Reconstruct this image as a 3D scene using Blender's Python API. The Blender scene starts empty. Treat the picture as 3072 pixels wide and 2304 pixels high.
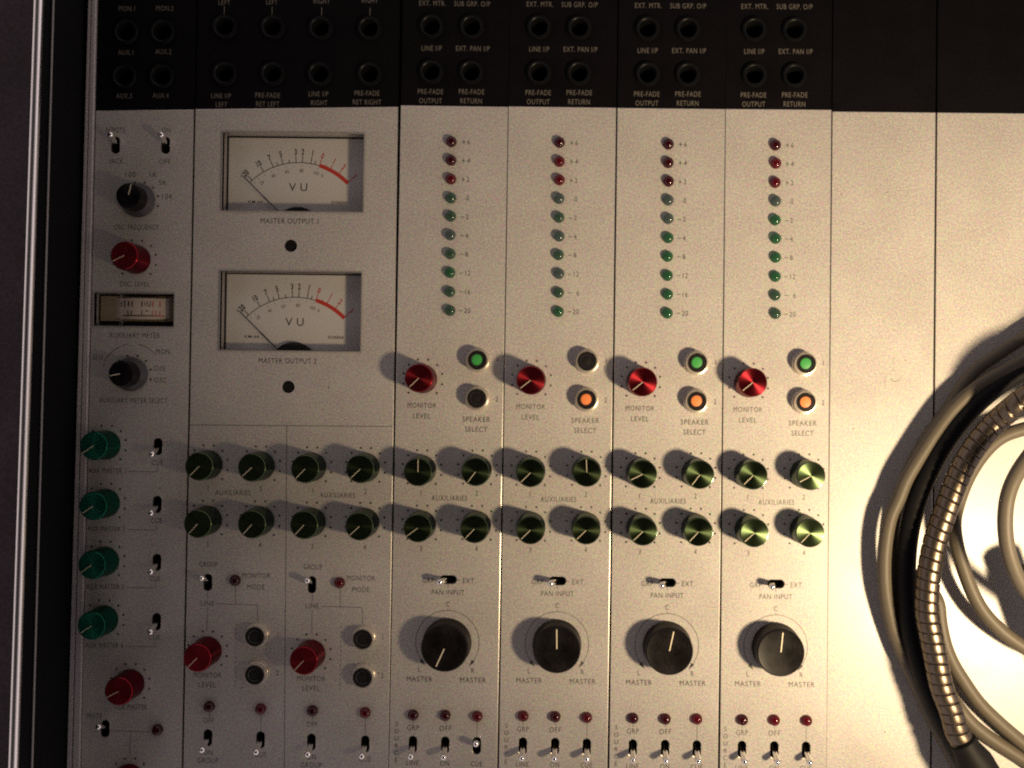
import bpy, bmesh, math, random
from mathutils import Matrix, Vector
random.seed(7)
S = bpy.context.scene
COL = S.collection
MM = 0.001
R = math.radians

# ------------------------------------------------------------------ camera
# straight above the console, 466 mm away, frame shifted a little to the left of the lens axis
cd = bpy.data.cameras.new('camera')
cam = bpy.data.objects.new('camera', cd)
COL.objects.link(cam)
cd.sensor_width = 36.0
cd.lens = 36.0 * 3000.0 / 3072.0
cd.shift_x = -134.0 / 3072.0
cd.shift_y = 18.0 / 3072.0
cd.clip_start = 0.005
cd.clip_end = 20.0
AX = Vector((0.99989, 0.01303, -0.0068)); AY = Vector((0.0131, -0.99987, 0.00991)); AZ = Vector((-0.00667, -0.0100, -0.99993))
right = Vector((AX[0], AY[0], AZ[0])).normalized()
back = -Vector((AX[2], AY[2], AZ[2])).normalized()
up = back.cross(right).normalized()
right = up.cross(back)
m = Matrix.Identity(4)
for i in range(3):
    m[i][0], m[i][1], m[i][2] = right[i], up[i], back[i]
m[2][3] = 466 * MM
cam.matrix_world = m
S.camera = cam

# ------------------------------------------------------------------ light
w = bpy.data.worlds.new('World'); S.world = w; w.use_nodes = True
bg = w.node_tree.nodes['Background']
# a dim room: dark overhead, a little light from low around the console
_n = w.node_tree.nodes; _l = w.node_tree.links
_tc0 = _n.new('ShaderNodeTexCoord'); _sp = _n.new('ShaderNodeSeparateXYZ'); _rp = _n.new('ShaderNodeValToRGB')
_l.new(_tc0.outputs['Generated'], _sp.inputs[0]); _l.new(_sp.outputs['Z'], _rp.inputs[0]); _l.new(_rp.outputs[0], bg.inputs['Color'])
_rp.color_ramp.elements[0].position = 0.42; _rp.color_ramp.elements[0].color = (1.0, 0.86, 0.88, 1)
_rp.color_ramp.elements[1].position = 0.80; _rp.color_ramp.elements[1].color = (0.012, 0.010, 0.010, 1)
bg.inputs['Strength'].default_value = 0.72
ld = bpy.data.lights.new('lamp_bulb', 'SPOT')
ld.energy = 17.0
ld.color = (1.0, 0.77, 0.475)
ld.shadow_soft_size = 0.024
ld.spot_size = R(76); ld.spot_blend = 1.0
lamp = bpy.data.objects.new('lamp_bulb', ld); COL.objects.link(lamp)
LAMP = Vector((315, -148, 346))
lamp.location = LAMP * MM
lamp.rotation_euler = (Vector((186, -30, 0)) - LAMP).to_track_quat('-Z', 'Y').to_euler()

vs = S.view_settings
vs.view_transform = 'Standard'; vs.look = 'None'; vs.exposure = 0.0; vs.gamma = 1.0; vs.use_curve_mapping = False
S.cycles.max_bounces = 8
S.cycles.transparent_max_bounces = 12
S.cycles.filter_width = 2.1
S.cycles.use_denoising = False      # leaves the fine grain of a dim, hand-held exposure

# ------------------------------------------------------------------ materials
def base_mat(name, col, rough=0.5, metal=0.0, spec=0.5, coat=0.0, aniso=0.0):
    mt = bpy.data.materials.new(name); mt.use_nodes = True
    b = mt.node_tree.nodes['Principled BSDF']
    b.inputs['Base Color'].default_value = (*col, 1)
    b.inputs['Roughness'].default_value = rough
    b.inputs['Metallic'].default_value = metal
    b.inputs['Specular IOR Level'].default_value = spec
    b.inputs['Coat Weight'].default_value = coat
    b.inputs['Anisotropic'].default_value = aniso
    return mt
def grain(mt, col, scale, amount, rough=None, bump=0.0, scale2=None, amount2=0.0, specks=False, chroma=0.0):
    """fine speckle and broad mottling on a surface, object space"""
    nt = mt.node_tree; N = nt.nodes; L = nt.links; b = N['Principled BSDF']
    tc = N.new('ShaderNodeTexCoord')
    n1 = N.new('ShaderNodeTexNoise'); n1.inputs['Scale'].default_value = scale; n1.inputs['Detail'].default_value = 3
    L.new(tc.outputs['Object'], n1.inputs['Vector'])
    mr = N.new('ShaderNodeMapRange')
    mr.inputs['From Min'].default_value = 0.25; mr.inputs['From Max'].default_value = 0.75
    mr.inputs['To Min'].default_value = 1 - amount; mr.inputs['To Max'].default_value = 1 + amount
    L.new(n1.outputs['Fac'], mr.inputs['Value'])
    mul = N.new('ShaderNodeVectorMath'); mul.operation = 'SCALE'
    L.new(mr.outputs[0], mul.inputs['Scale'])
    src = N.new('ShaderNodeRGB'); src.outputs[0].default_value = (*col, 1)
    L.new(src.outputs[0], mul.inputs[0])
    out = mul.outputs[0]
    if chroma:
        mc = N.new('ShaderNodeMix'); mc.data_type = 'RGBA'; mc.blend_type = 'OVERLAY'; mc.inputs['Factor'].default_value = chroma
        L.new(out, mc.inputs['A']); L.new(n1.outputs['Color'], mc.inputs['B']); out = mc.outputs['Result']
    if scale2:
        n2 = N.new('ShaderNodeTexNoise'); n2.inputs['Scale'].default_value = scale2; n2.inputs['Detail'].default_value = 4
        L.new(tc.outputs['Object'], n2.inputs['Vector'])
        m2 = N.new('ShaderNodeMapRange'); m2.inputs['From Min'].default_value = 0.3; m2.inputs['From Max'].default_value = 0.7
        m2.inputs['To Min'].default_value = 1 - amount2; m2.inputs['To Max'].default_value = 1 + amount2
        L.new(n2.outputs['Fac'], m2.inputs['Value'])
        s2 = N.new('ShaderNodeVectorMath'); s2.operation = 'SCALE'
        L.new(out, s2.inputs[0]); L.new(m2.outputs[0], s2.inputs['Scale']); out = s2.outputs[0]
        if rough is not None:
            m3 = N.new('ShaderNodeMapRange'); m3.inputs['From Min'].default_value = 0.3; m3.inputs['From Max'].default_value = 0.7; m3.inputs['To Min'].default_value = rough - 0.07; m3.inputs['To Max'].default_value = rough + 0.07
            L.new(n2.outputs['Fac'], m3.inputs['Value']); L.new(m3.outputs[0], b.inputs['Roughness'])
    if specks:
        for sc, th, cc in ((55, 0.028, (0.10, 0.07, 0.06, 1)), (23, 0.014, (0.30, 0.08, 0.08, 1))):
            v = N.new('ShaderNodeTexVoronoi'); v.inputs['Scale'].default_value = sc
            L.new(tc.outputs['Object'], v.inputs['Vector'])
            lt = N.new('ShaderNodeMath'); lt.operation = 'LESS_THAN'; lt.inputs[1].default_value = th
            L.new(v.outputs['Distance'], lt.inputs[0])
            fm = N.new('ShaderNodeMath'); fm.operation = 'MULTIPLY'; fm.inputs[1].default_value = 0.7
            L.new(lt.outputs[0], fm.inputs[0])
            mx = N.new('ShaderNodeMix'); mx.data_type = 'RGBA'; mx.inputs['B'].default_value = cc
            L.new(fm.outputs[0], mx.inputs['Factor']); L.new(out, mx.inputs['A']); out = mx.outputs['Result']
    L.new(out, b.inputs['Base Color'])
    if bump:
        bp = N.new('ShaderNodeBump'); bp.inputs['Strength'].default_value = bump; bp.inputs['Distance'].default_value = 0.0002
        L.new(n1.outputs['Fac'], bp.inputs['Height']); L.new(bp.outputs[0], b.inputs['Normal'])
    return mt
PANEL_C = (0.40, 0.375, 0.345)
M = {}
M['panel'] = grain(base_mat('satin_grey_paint', PANEL_C, 0.38, 0.0, 0.62), PANEL_C, 1300, 0.24, rough=0.38, bump=0.15, scale2=30, amount2=0.055, specks=True, chroma=0.5)
M['black'] = grain(base_mat('black_enamel', (0.004, 0.0032, 0.004), 0.75, 0, 0.05), (0.004, 0.0032, 0.004), 1200, 0.5, rough=0.7, scale2=60, amount2=0.2)
M['edge'] = base_mat('bare_aluminium_edge', (0.75, 0.70, 0.62), 0.35, 1.0)
M['frame'] = base_mat('black_chassis', (0.004, 0.004, 0.004), 0.9, 0, 0.1)
M['print'] = base_mat('black_print', (0.025, 0.022, 0.02), 0.6, 0, 0.3)
M['worn'] = base_mat('worn_print', (0.065, 0.058, 0.052), 0.6, 0, 0.3)
M['scuff'] = base_mat('scuff_mark', (0.25, 0.22, 0.19), 0.6, 0, 0.3)
M['redspot'] = base_mat('red_spot', (0.35, 0.10, 0.09), 0.6, 0, 0.3)
M['cream'] = base_mat('cream_print', (0.15, 0.13, 0.105), 0.6, 0, 0.2)
M['alu'] = base_mat('brushed_trim', (0.92, 0.88, 0.84), 0.30, 1.0)
M['rail'] = grain(base_mat('trim_rail', (0.42, 0.38, 0.37), 0.5, 0.0), (0.42, 0.38, 0.37), 900, 0.15)
M['cheek'] = grain(base_mat('cheek_vinyl', (0.045, 0.032, 0.036), 0.65, 0, 0.25), (0.045, 0.032, 0.036), 700, 0.35, bump=0.4, scale2=25, amount2=0.2)
M['chrome'] = base_mat('chrome', (0.85, 0.82, 0.78), 0.12, 1.0)
M['hole'] = base_mat('dark_hole', (0.006, 0.005, 0.005), 0.8, 0, 0.2)
M['collar'] = base_mat('button_collar', (0.86, 0.79, 0.68), 0.27, 0.86)
M['button'] = base_mat('smoked_button', (0.013, 0.011, 0.011), 0.25, 0, 0.4)
M['win_green'] = base_mat('green_flag', (0.04, 0.30, 0.06), 0.45)
M['win_orange'] = base_mat('orange_flag', (0.75, 0.22, 0.06), 0.45)
M['win_dark'] = base_mat('dark_flag', (0.014, 0.012, 0.012), 0.3)
M['dial'] = base_mat('dial_card', (0.64, 0.625, 0.61), 0.6, 0, 0.3)
M['dialwarm'] = base_mat('warm_dial_card', (0.66, 0.56, 0.49), 0.6, 0, 0.3)
M['housing'] = base_mat('meter_housing', (0.27, 0.25, 0.235), 0.35, 0, 0.5)
M['dialblack'] = base_mat('dial_black', (0.012, 0.012, 0.012), 0.5)
M['dialred'] = base_mat('dial_red', (0.55, 0.045, 0.03), 0.55)
M['amber'] = base_mat('amber_plastic', (0.33, 0.26, 0.18), 0.45)
M['pointer'] = base_mat('pointer_line', (0.85, 0.74, 0.52), 0.5)
M['plastic'] = base_mat('black_knob', (0.007, 0.0055, 0.0055), 0.34, 0, 0.14)
grain(M['plastic'], (0.008, 0.0065, 0.0065), 900, 0.4, rough=0.36, scale2=110, amount2=0.5)
M['skirt'] = base_mat('grey_skirt', (0.05, 0.045, 0.05), 0.25, 0, 0.4)
M['cable'] = grain(base_mat('grey_pvc', (0.085, 0.071, 0.052), 0.5, 0, 0.25), (0.085, 0.071, 0.052), 500, 0.06)
M['neck'] = base_mat('steel_conduit', (0.135, 0.108, 0.082), 0.36, 1.0)
M['rubber'] = base_mat('black_rubber', (0.004, 0.0035, 0.0035), 0.6, 0, 0.15)
M['shade'] = base_mat('lamp_shade_black', (0.02, 0.02, 0.02), 0.5)

def spun(name, col, rough=0.30):
    mt = base_mat(name, col, rough, 1.0, 0.5, 0, 0.8)
    mt.node_tree.nodes['Principled BSDF'].inputs['Anisotropic Rotation'].default_value = 0.25
    nt = mt.node_tree; N = nt.nodes; b = N['Principled BSDF']
    tg = N.new('ShaderNodeTangent'); tg.direction_type = 'RADIAL'; tg.axis = 'Z'
    nt.links.new(tg.outputs[0], b.inputs['Tangent'])
    tc = N.new('ShaderNodeTexCoord'); ln = N.new('ShaderNodeVectorMath'); ln.operation = 'LENGTH'
    nt.links.new(tc.outputs['Object'], ln.inputs[0])
    n = N.new('ShaderNodeTexNoise'); n.noise_dimensions = '1D'; n.inputs['Scale'].default_value = 6000; n.inputs['Detail'].default_value = 2
    nt.links.new(ln.outputs['Value'], n.inputs['W'])
    mr = N.new('ShaderNodeMapRange'); mr.inputs['To Min'].default_value = rough - 0.035; mr.inputs['To Max'].default_value = rough + 0.035
    nt.links.new(n.outputs['Fac'], mr.inputs['Value']); nt.links.new(mr.outputs[0], b.inputs['Roughness'])
    return mt
M['cap_olive'] = spun('spun_olive_cap', (0.14, 0.20, 0.095), 0.21)
M['cap_red'] = spun('spun_red_cap', (0.50, 0.035, 0.05), 0.28)
M['cap_green'] = spun('spun_green_cap', (0.022, 0.20, 0.13), 0.32)
M['body_olive'] = base_mat('olive_knob_side', (0.05, 0.075, 0.055), 0.13, 1.0)
M['body_red'] = base_mat('red_knob_side', (0.16, 0.009, 0.019), 0.13, 1.0)
M['body_green'] = base_mat('green_knob_side', (0.008, 0.10, 0.062), 0.13, 1.0)

def led_mat(name, col, tcol):
    mt = base_mat(name, col, 0.12, 0, 0.6)
    nt = mt.node_tree; N = nt.nodes; b = N['Principled BSDF']; o = N['Material Output']
    t = N.new('ShaderNodeBsdfTransparent'); t.inputs['Color'].default_value = (*tcol, 1)
    mx = N.new('ShaderNodeMixShader'); mx.inputs['Fac'].default_value = 0.42
    nt.links.new(b.outputs[0], mx.inputs[1]); nt.links.new(t.outputs[0], mx.inputs[2])
    nt.links.new(mx.outputs[0], o.inputs['Surface'])
    return mt
M['led_red'] = led_mat('red_lens', (0.045, 0.005, 0.009), (0.28, 0.012, 0.025))
M['led_red_b'] = led_mat('bright_red_lens', (0.10, 0.006, 0.012), (0.42, 0.015, 0.03))
M['led_green'] = led_mat('green_lens', (0.04, 0.075, 0.052), (0.25, 0.45, 0.33))
M['led_green_b'] = led_mat('vivid_green_lens', (0.025, 0.095, 0.045), (0.16, 0.48, 0.25))
M['led_clear'] = led_mat('pale_green_lens', (0.06, 0.085, 0.08), (0.34, 0.46, 0.43))
gl = bpy.data.materials.new('meter_glass'); gl.use_nodes = True
nt = gl.node_tree; N = nt.nodes
for n in list(N):
    if n.type == 'BSDF_PRINCIPLED': N.remove(n)
tr = N.new('ShaderNodeBsdfTransparent'); tr.inputs['Color'].default_value = (0.93, 0.92, 0.90, 1)
gs = N.new('ShaderNodeBsdfGlossy'); gs.inputs['Roughness'].default_value = 0.05
mx = N.new('ShaderNodeMixShader')
mx.inputs[0].default_value = 0.045; nt.links.new(tr.outputs[0], mx.inputs[1]); nt.links.new(gs.outputs[0], mx.inputs[2])
nt.links.new(mx.outputs[0], N['Material Output'].inputs['Surface'])
M['glass'] = gl

# ------------------------------------------------------------------ mesh helpers (all in millimetres)
class MB:
    def __init__(s): s.v = []; s.f = []; s.k = []; s.mats = []
    def mi(s, mat):
        if mat not in s.mats: s.mats.append(mat)
        return s.mats.index(mat)
    def add(s, verts, faces, mat, loc=(0, 0, 0), rz=0.0):
        o = len(s.v); c, q = math.cos(rz), math.sin(rz)
        s.v += [(x * c - y * q + loc[0], x * q + y * c + loc[1], z + loc[2]) for x, y, z in verts]
        i = s.mi(mat)
        for f in faces: s.f.append([a + o for a in f]); s.k.append(i)
        return s
    def lathe(s, prof, mat, loc=(0, 0, 0), n=48, sx=1.0, sy=1.0):
        vs_, fs = [], []
        for r, z in prof:
            for j in range(n):
                a = 2 * math.pi * j / n; vs_.append((r * math.cos(a) * sx, r * math.sin(a) * sy, z))
        for i in range(len(prof) - 1):
            for j in range(n):
                fs.append((i * n + j, i * n + (j + 1) % n, (i + 1) * n + (j + 1) % n, (i + 1) * n + j))
        if prof[-1][0] > 1e-6: fs.append(tuple((len(prof) - 1) * n + j for j in range(n)))
        return s.add(vs_, fs, mat, loc)
    def box(s, x0, y0, z0, x1, y1, z1, mat):
        v = [(x0, y0, z0), (x1, y0, z0), (x1, y1, z0), (x0, y1, z0), (x0, y0, z1), (x1, y0, z1), (x1, y1, z1), (x0, y1, z1)]
        return s.add(v, [(3, 2, 1, 0), (4, 5, 6, 7), (0, 1, 5, 4), (1, 2, 6, 5), (2, 3, 7, 6), (3, 0, 4, 7)], mat)
    def rect(s, x0, y0, x1, y1, z, mat):
        return s.add([(x0, y0, z), (x1, y0, z), (x1, y1, z), (x0, y1, z)], [(0, 1, 2, 3)], mat)
    def line(s, p, q, wd, z, mat):
        dx, dy = q[0] - p[0], q[1] - p[1]; l = math.hypot(dx, dy) or 1; nx, ny = -dy / l * wd / 2, dx / l * wd / 2
        return s.add([(p[0] - nx, p[1] - ny, z), (q[0] - nx, q[1] - ny, z), (q[0] + nx, q[1] + ny, z), (p[0] + nx, p[1] + ny, z)], [(0, 1, 2, 3)], mat)
    def disc(s, x, y, r, z, mat, n=14):
        return s.add([(x + r * math.cos(6.28318 * j / n), y + r * math.sin(6.28318 * j / n), z) for j in range(n)], [tuple(range(n))], mat)
    def arc(s, cx, cy, r, a0, a1, wd, z, mat, n=40):
        vv = []
        for j in range(n + 1):
            a = R(a0 + (a1 - a0) * j / n)
            for rr in (r - wd / 2, r + wd / 2): vv.append((cx + rr * math.cos(a), cy + rr * math.sin(a), z))
        return s.add(vv, [(2 * j, 2 * j + 1, 2 * j + 3, 2 * j + 2) if a1 < a0 else (2 * j, 2 * j + 2, 2 * j + 3, 2 * j + 1) for j in range(n)], mat)
    def tube(s, pts, rfun, mat, n=20, closed_ends=True, jit=0.0):
        P = [Vector(p) for p in pts]; T = []
        for i in range(len(P)):
            T.append((P[min(i + 1, len(P) - 1)] - P[max(i - 1, 0)]).normalized())
        nrm = T[0].orthogonal().normalized(); vv, ff = [], []; dist = 0.0
        for i, p in enumerate(P):
            if i: dist += (P[i] - P[i - 1]).length
            nrm = (nrm - T[i] * nrm.dot(T[i])).normalized(); bn = T[i].cross(nrm)
            for j in range(n):
                a = 2 * math.pi * j / n; r = rfun(dist, a)
                q = p + (nrm * math.cos(a) + bn * math.sin(a)) * r; vv.append(tuple(q))
        for i in range(len(P) - 1):
            for j in range(n): ff.append((i * n + j, i * n + (j + 1) % n, (i + 1) * n + (j + 1) % n, (i + 1) * n + j))
        if closed_ends: ff.append(tuple(reversed(range(n)))); ff.append(tuple((len(P) - 1) * n + j for j in range(n)))
        return s.add(vv, ff, mat)
    def mesh(s, name, smooth=None):
        me = bpy.data.meshes.new(name)
        me.from_pydata([(x * MM, y * MM, z * MM) for x, y, z in s.v], [], s.f)
        for mt in s.mats: me.materials.append(M[mt])
        me.polygons.foreach_set('material_index', s.k)
        if smooth:
            me.polygons.foreach_set('use_smooth', [True] * len(me.polygons)); me.update(); me.set_sharp_from_angle(angle=R(smooth))
        me.update(); return me
def spline(pts, step=1.2):
    """Catmull-Rom through control points, resampled"""
    P = [Vector(p) for p in pts]; P = [P[0] * 2 - P[1]] + P + [P[-1] * 2 - P[-2]]; out = []
    for i in range(1, len(P) - 2):
        n = max(2, int((P[i + 1] - P[i]).length / step))
        for k in range(n):
            t = k / n; a, b, c, d = P[i - 1], P[i], P[i + 1], P[i + 2]
            out.append(0.5 * ((2 * b) + (c - a) * t + (2 * a - 5 * b + 4 * c - d) * t * t + (3 * b - a - 3 * c + d) * t ** 3))
    out.append(P[-2]); return out
def smooth_pts(pts, k=3):
    for _ in range(k): pts = [pts[0]] + [(pts[i - 1] + pts[i] * 2 + pts[i + 1]) / 4 for i in range(1, len(pts) - 1)] + [pts[-1]]
    return pts
def obj(name, me, parent=None, loc=(0, 0, 0), rz=0.0, label=None):
    o = bpy.data.objects.new(name, me); COL.objects.link(o)
    if parent: o.parent = parent
    o.location = Vector(loc) * MM; o.rotation_euler = (0, 0, rz)
    if label: o['label'] = label
    return o
def thing(name, label, cat, loc=(0, 0, 0), rz=0.0, group=None, me=None):
    o = obj(name, me, None, loc, rz); o['label'] = label; o['category'] = cat
    if group: o['group'] = group
    return o

# plates with real holes come from a filled 2D curve
def oval(cx, cy, wd, ht, n=10):
    r = min(wd, ht) / 2; pts = []
    if ht >= wd:
        for j in range(n + 1): a = math.pi * j / n; pts.append((cx + r * math.cos(a), cy + ht / 2 - r + r * math.sin(a)))
        for j in range(n + 1): a = math.pi + math.pi * j / n; pts.append((cx + r * math.cos(a), cy - ht / 2 + r + r * math.sin(a)))
    else:
        for j in range(n + 1): a = -math.pi / 2 + math.pi * j / n; pts.append((cx + wd / 2 - r + r * math.cos(a), cy + r * math.sin(a)))
        for j in range(n + 1): a = math.pi / 2 + math.pi * j / n; pts.append((cx - wd / 2 + r + r * math.cos(a), cy + r * math.sin(a)))
    return pts
def circ(cx, cy, r, n=28): return [(cx + r * math.cos(6.2831853 * j / n), cy + r * math.sin(6.2831853 * j / n)) for j in range(n)]
def rectp(x0, y0, x1, y1): return [(x0, y0), (x1, y0), (x1, y1), (x0, y1)]
def plate(name, outer, holes, z0, z1, face, edge, bevel=0.16):
    cu = bpy.data.curves.new('tmp', 'CURVE'); cu.dimensions = '2D'; cu.fill_mode = 'BOTH'
    cu.extrude = (z1 - z0) / 2 - bevel; cu.bevel_depth = bevel; cu.bevel_resolution = 1; cu.offset = -bevel
    for k, poly in enumerate([outer] + holes):
        sp = cu.splines.new('POLY'); sp.points.add(len(poly) - 1); sp.use_cyclic_u = True
        for p, q in zip(sp.points, poly): p.co = (q[0], q[1], 0, 1)
    o = bpy.data.objects.new('tmp', cu); COL.objects.link(o)
    dg = bpy.context.evaluated_depsgraph_get(); dg.update()
    me = bpy.data.meshes.new_from_object(o.evaluated_get(dg)); me.name = name
    bpy.data.objects.remove(o); bpy.data.curves.remove(cu)
    zc = (z0 + z1) / 2
    me.materials.clear(); me.materials.append(M[face]); me.materials.append(M[edge])
    for p in me.polygons: p.material_index = 0 if abs(p.normal.z) > 0.97 else 1; p.use_smooth = False
    for v in me.vertices: v.co = Vector((v.co.x, v.co.y, v.co.z + zc)) * MM
    me.update(); return me

# lettering: built-in font turned into flat print
_tc = {}
def glyphs(txt, off=-0.01):
    if (txt, off) in _tc: return _tc[txt, off]
    cu = bpy.data.curves.new('tmp', 'FONT'); cu.body = txt; cu.size = 10; cu.align_x = 'CENTER'; cu.align_y = 'BOTTOM_BASELINE'
    cu.offset = off; cu.resolution_u = 3; cu.space_character = 1.12
    o = bpy.data.objects.new('tmp', cu); COL.objects.link(o)
    dg = bpy.context.evaluated_depsgraph_get(); dg.update()
    me = bpy.data.meshes.new_from_object(o.evaluated_get(dg))
    v = [tuple(a.co) for a in me.vertices]; f = [tuple(p.vertices) for p in me.polygons]
    # all faces up
    f = [p if me.polygons[i].normal.z > 0 else tuple(reversed(p)) for i, p in enumerate(f)]
    bpy.data.objects.remove(o); bpy.data.curves.remove(cu); bpy.data.meshes.remove(me)
    _tc[txt, off] = (v, f); return v, f
CAP = max(a[1] for a in glyphs('H')[0])
def text(mb, txt, x, y, h, mat='print', wd=None, rot=0.0, z=0.03, sx=0.80, off=-0.01):
    """cap height h, centred on x,y; wd forces the overall width"""
    v, f = glyphs(txt, off)
    if not v: return
    x0, x1 = min(a[0] for a in v), max(a[0] for a in v); k = h / CAP
    kx = (wd / (x1 - x0)) if wd else k * sx
    xm = (x0 + x1) / 2
    mb.add([((a[0] - xm) * kx, a[1] * k - h / 2, 0) for a in v], f, mat, (x, y, z), R(rot))

# ------------------------------------------------------------------ shared part meshes
def knob_body(mat, r=6.55, h=12.4):
    return MB().lathe([(r, 0.25), (r + 0.25, 0.3), (r + 0.25, 2.2), (r, 2.6), (r, h - 0.35), (r - 0.12, h - 0.05), (r - 0.3, h)], mat).mesh('knob_side', 35)
def knob_cap(mat, r=6.2, h=12.4):
    return MB().lathe([(r, 0), (r, 0.25), (r - 0.12, 0.36), (r * 0.5, 0.36), (0.01, 0.36)], mat, n=64).mesh('knob_cap', 30)
def pointer(l0, l1, wd, mat='pointer'):
    return MB().box(l0, -wd / 2, 0, l1, wd / 2, 0.1, mat).mesh('pointer_line')
KB = {c: knob_body('body_' + c) for c in ('olive', 'red', 'green')}
KC = {c: knob_cap('cap_' + c) for c in ('olive', 'red', 'green')}
PT = pointer(0.0, 5.9, 0.19)
KSEL = MB().lathe([(7.0, 0.25), (7.6, 0.4), (7.4, 1.2), (6.2, 2.0), (5.95, 2.6), (5.9, 11.4), (5.7, 11.8), (5.4, 12.0), (0.01, 11.9)], 'plastic').mesh('selector_knob', 35)
KSK = MB().lathe([(6.1, 1.9), (7.9, 1.2), (8.0, 1.6), (6.0, 5.2)], 'skirt').mesh('clear_skirt', 35)
KPAN = MB().lathe([(11.0, 0.3), (11.3, 0.5), (11.3, 2.2), (11.0, 2.8), (10.85, 10.6), (10.6, 11.2), (10.2, 11.5), (9.2, 11.35), (5.0, 11.0), (0.01, 10.9)], 'plastic', n=72).mesh('pan_knob', 35)
PTP = pointer(0.3, 10.3, 0.42)
def dome(mat):
    pr = [(2.55, 0.02), (2.55, 0.25), (2.48, 0.4), (2.48, 0.9)]
    for k in range(1, 9): a = R(90 * k / 8); pr.append((max(2.46 * math.cos(a), 0.01), 0.9 + 1.9 * math.sin(a)))
    return MB().lathe(pr, mat, n=28).mesh('lamp_lens', 50)
LED = {c: dome(c) for c in ('led_red', 'led_red_b', 'led_green', 'led_green_b', 'led_clear')}
# toggle: slotted escutcheon rim and chrome bat lever (thrown along +y, rotated for other throws)
def rim(wd, ht):
    mb = MB(); a = oval(0, 0, wd, ht, 12); b = oval(0, 0, wd - 0.7, ht - 0.7, 12); n = len(a)
    mb.add([(x, y, 0.03) for x, y in a] + [(x, y, -1.5) for x, y in b] + [(x, y, -6) for x, y in b],
           [(i, (i + 1) % n, n + (i + 1) % n, n + i) for i in range(n)] + [(n + i, n + (i + 1) % n, 2 * n + (i + 1) % n, 2 * n + i) for i in range(n)] + [tuple(2 * n + i for i in range(n))], 'hole')
    return mb.mesh('switch_slot', 40)
TRIM = rim(3.9, 7.9)
TRIMH = rim(3.9, 7.9)
def lever():
    pts = [Vector((0, -2.0 + 5.2 * t, -6 + 12.6 * t)) for t in [i / 14 for i in range(15)]]
    L_ = (pts[-1] - pts[0]).length
    mb = MB()
    def rf(d, a):
        t = d / L_; return 0.9 + 0.6 * max(0, (t - 0.35) / 0.65)
    mb.tube(pts, rf, 'chrome', n=18, closed_ends=False)
    c = pts[-1]; ax = (pts[-1] - pts[0]).normalized(); n1 = ax.orthogonal().normalized(); n2 = ax.cross(n1)
    vv, ff = [], []; n = 18
    for k in range(7):
        a = R(90 * k / 6)
        for j in range(n):
            b = 6.2831853 * j / n; q = c + ax * (1.5 * math.sin(a)) + (n1 * math.cos(b) + n2 * math.sin(b)) * max(1.5 * math.cos(a), 0.01); vv.append(tuple(q))
    for k in range(6):
        for j in range(n): ff.append((k * n + j, k * n + (j + 1) % n, (k + 1) * n + (j + 1) % n, (k + 1) * n + j))
    mb.add(vv, ff, 'chrome'); return mb.mesh('lever', 50)
LEV = lever()
COLLAR = MB().lathe([(5.75, 0.02), (5.75, 0.9), (5.5, 1.3), (5.15, 1.4), (5.05, 4.6), (4.85, 5.0), (4.45, 5.05), (4.3, 4.6), (4.25, 3.6), (0.01, 3.6)], 'collar').mesh('button_collar', 35)
CAPB = MB().lathe([(4.15, 3.7), (4.1, 4.6), (3.9, 4.9), (2.9, 4.95), (2.65, 4.75), (2.6, 4.25), (0.01, 4.25)], 'button').mesh('button_cap', 35)
WIN = {c: MB().lathe([(2.55, 4.3), (2.3, 4.36), (0.01, 4.4)], 'win_' + c, n=32).mesh('button_window', 40) for c in ('green', 'orange', 'dark')}
JACK = MB().lathe([(5.75, 0.03), (5.75, 1.1), (5.5, 1.5), (4.5, 1.6), (4.2, 1.3), (3.9, 0.2), (3.6, 0.0), (3.3, -0.5), (3.2, -7.0), (0.01, -7.0)], 'jackring').mesh('jack_nut', 30) if False else None
M['jackring'] = base_mat('black_jack_nut', (0.005, 0.005, 0.005), 0.36, 0, 0.14)
JACK = MB().lathe([(5.75, 0.03), (5.75, 1.1), (5.5, 1.5), (4.6, 1.6), (4.2, 1.3), (3.9, 0.2), (3.5, -0.5), (3.3, -7.0), (0.01, -7.0)], 'jackring').mesh('jack_nut', 30)
JHOLE = MB().lathe([(3.2, -6.9), (0.01, -6.85)], 'hole').mesh('jack_hole')

def dots(mb, x, y, mat='print', r=9.3, rd=0.52):
    for k in range(10): a = R(-45 + 30 * k); mb.disc(x + r * math.cos(a), y + r * math.sin(a), rd, 0.03, mat)
def knob(par, x, y, kind, ang, label=None):
    o = obj('knob', KB[kind], par, (x, y, 0), R(ang), label)
    o.rotation_euler = (R(random.uniform(-1.3, 1.3)), R(random.uniform(-1.3, 1.3)), R(ang))   # push-on knobs never sit quite square
    obj('knob_cap', KC[kind], o, (0, 0, 12.42)); obj('pointer_line', PT, o, (0, 0, 12.85)); return o
def selector(par, x, y, ang, label=None):
    o = obj('selector_knob', KSEL, par, (x, y, 0), R(ang), label)
    obj('knob_skirt', KSK, o); obj('pointer_line', pointer(0.5, 5.3, 0.3), o, (0, 0, 12.05)); return o
def pan(par, x, y, ang):
    o = obj('pan_knob', KPAN, par, (x, y, 0), R(ang), 'large black pan knob with white pointer line')
    obj('pointer_line', PTP, o, (0, 0, 11.25)); return o
def led(par, x, y, kind, label=None):
    return obj('indicator_lamp', LED[kind], par, (x + random.uniform(-.15, .15), y + random.uniform(-.15, .15), random.uniform(0, 0.35)), 0, label)
def toggle(par, x, y, throw, tilt=0.0):
    """throw: direction of the lever in degrees, 90 = up the panel"""
    o = obj('toggle_switch', TRIM, par, (x, y, 0), R(throw - 90))
    l = obj('lever', LEV, o); l.rotation_euler = (0, 0, R(tilt)); return o
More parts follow.
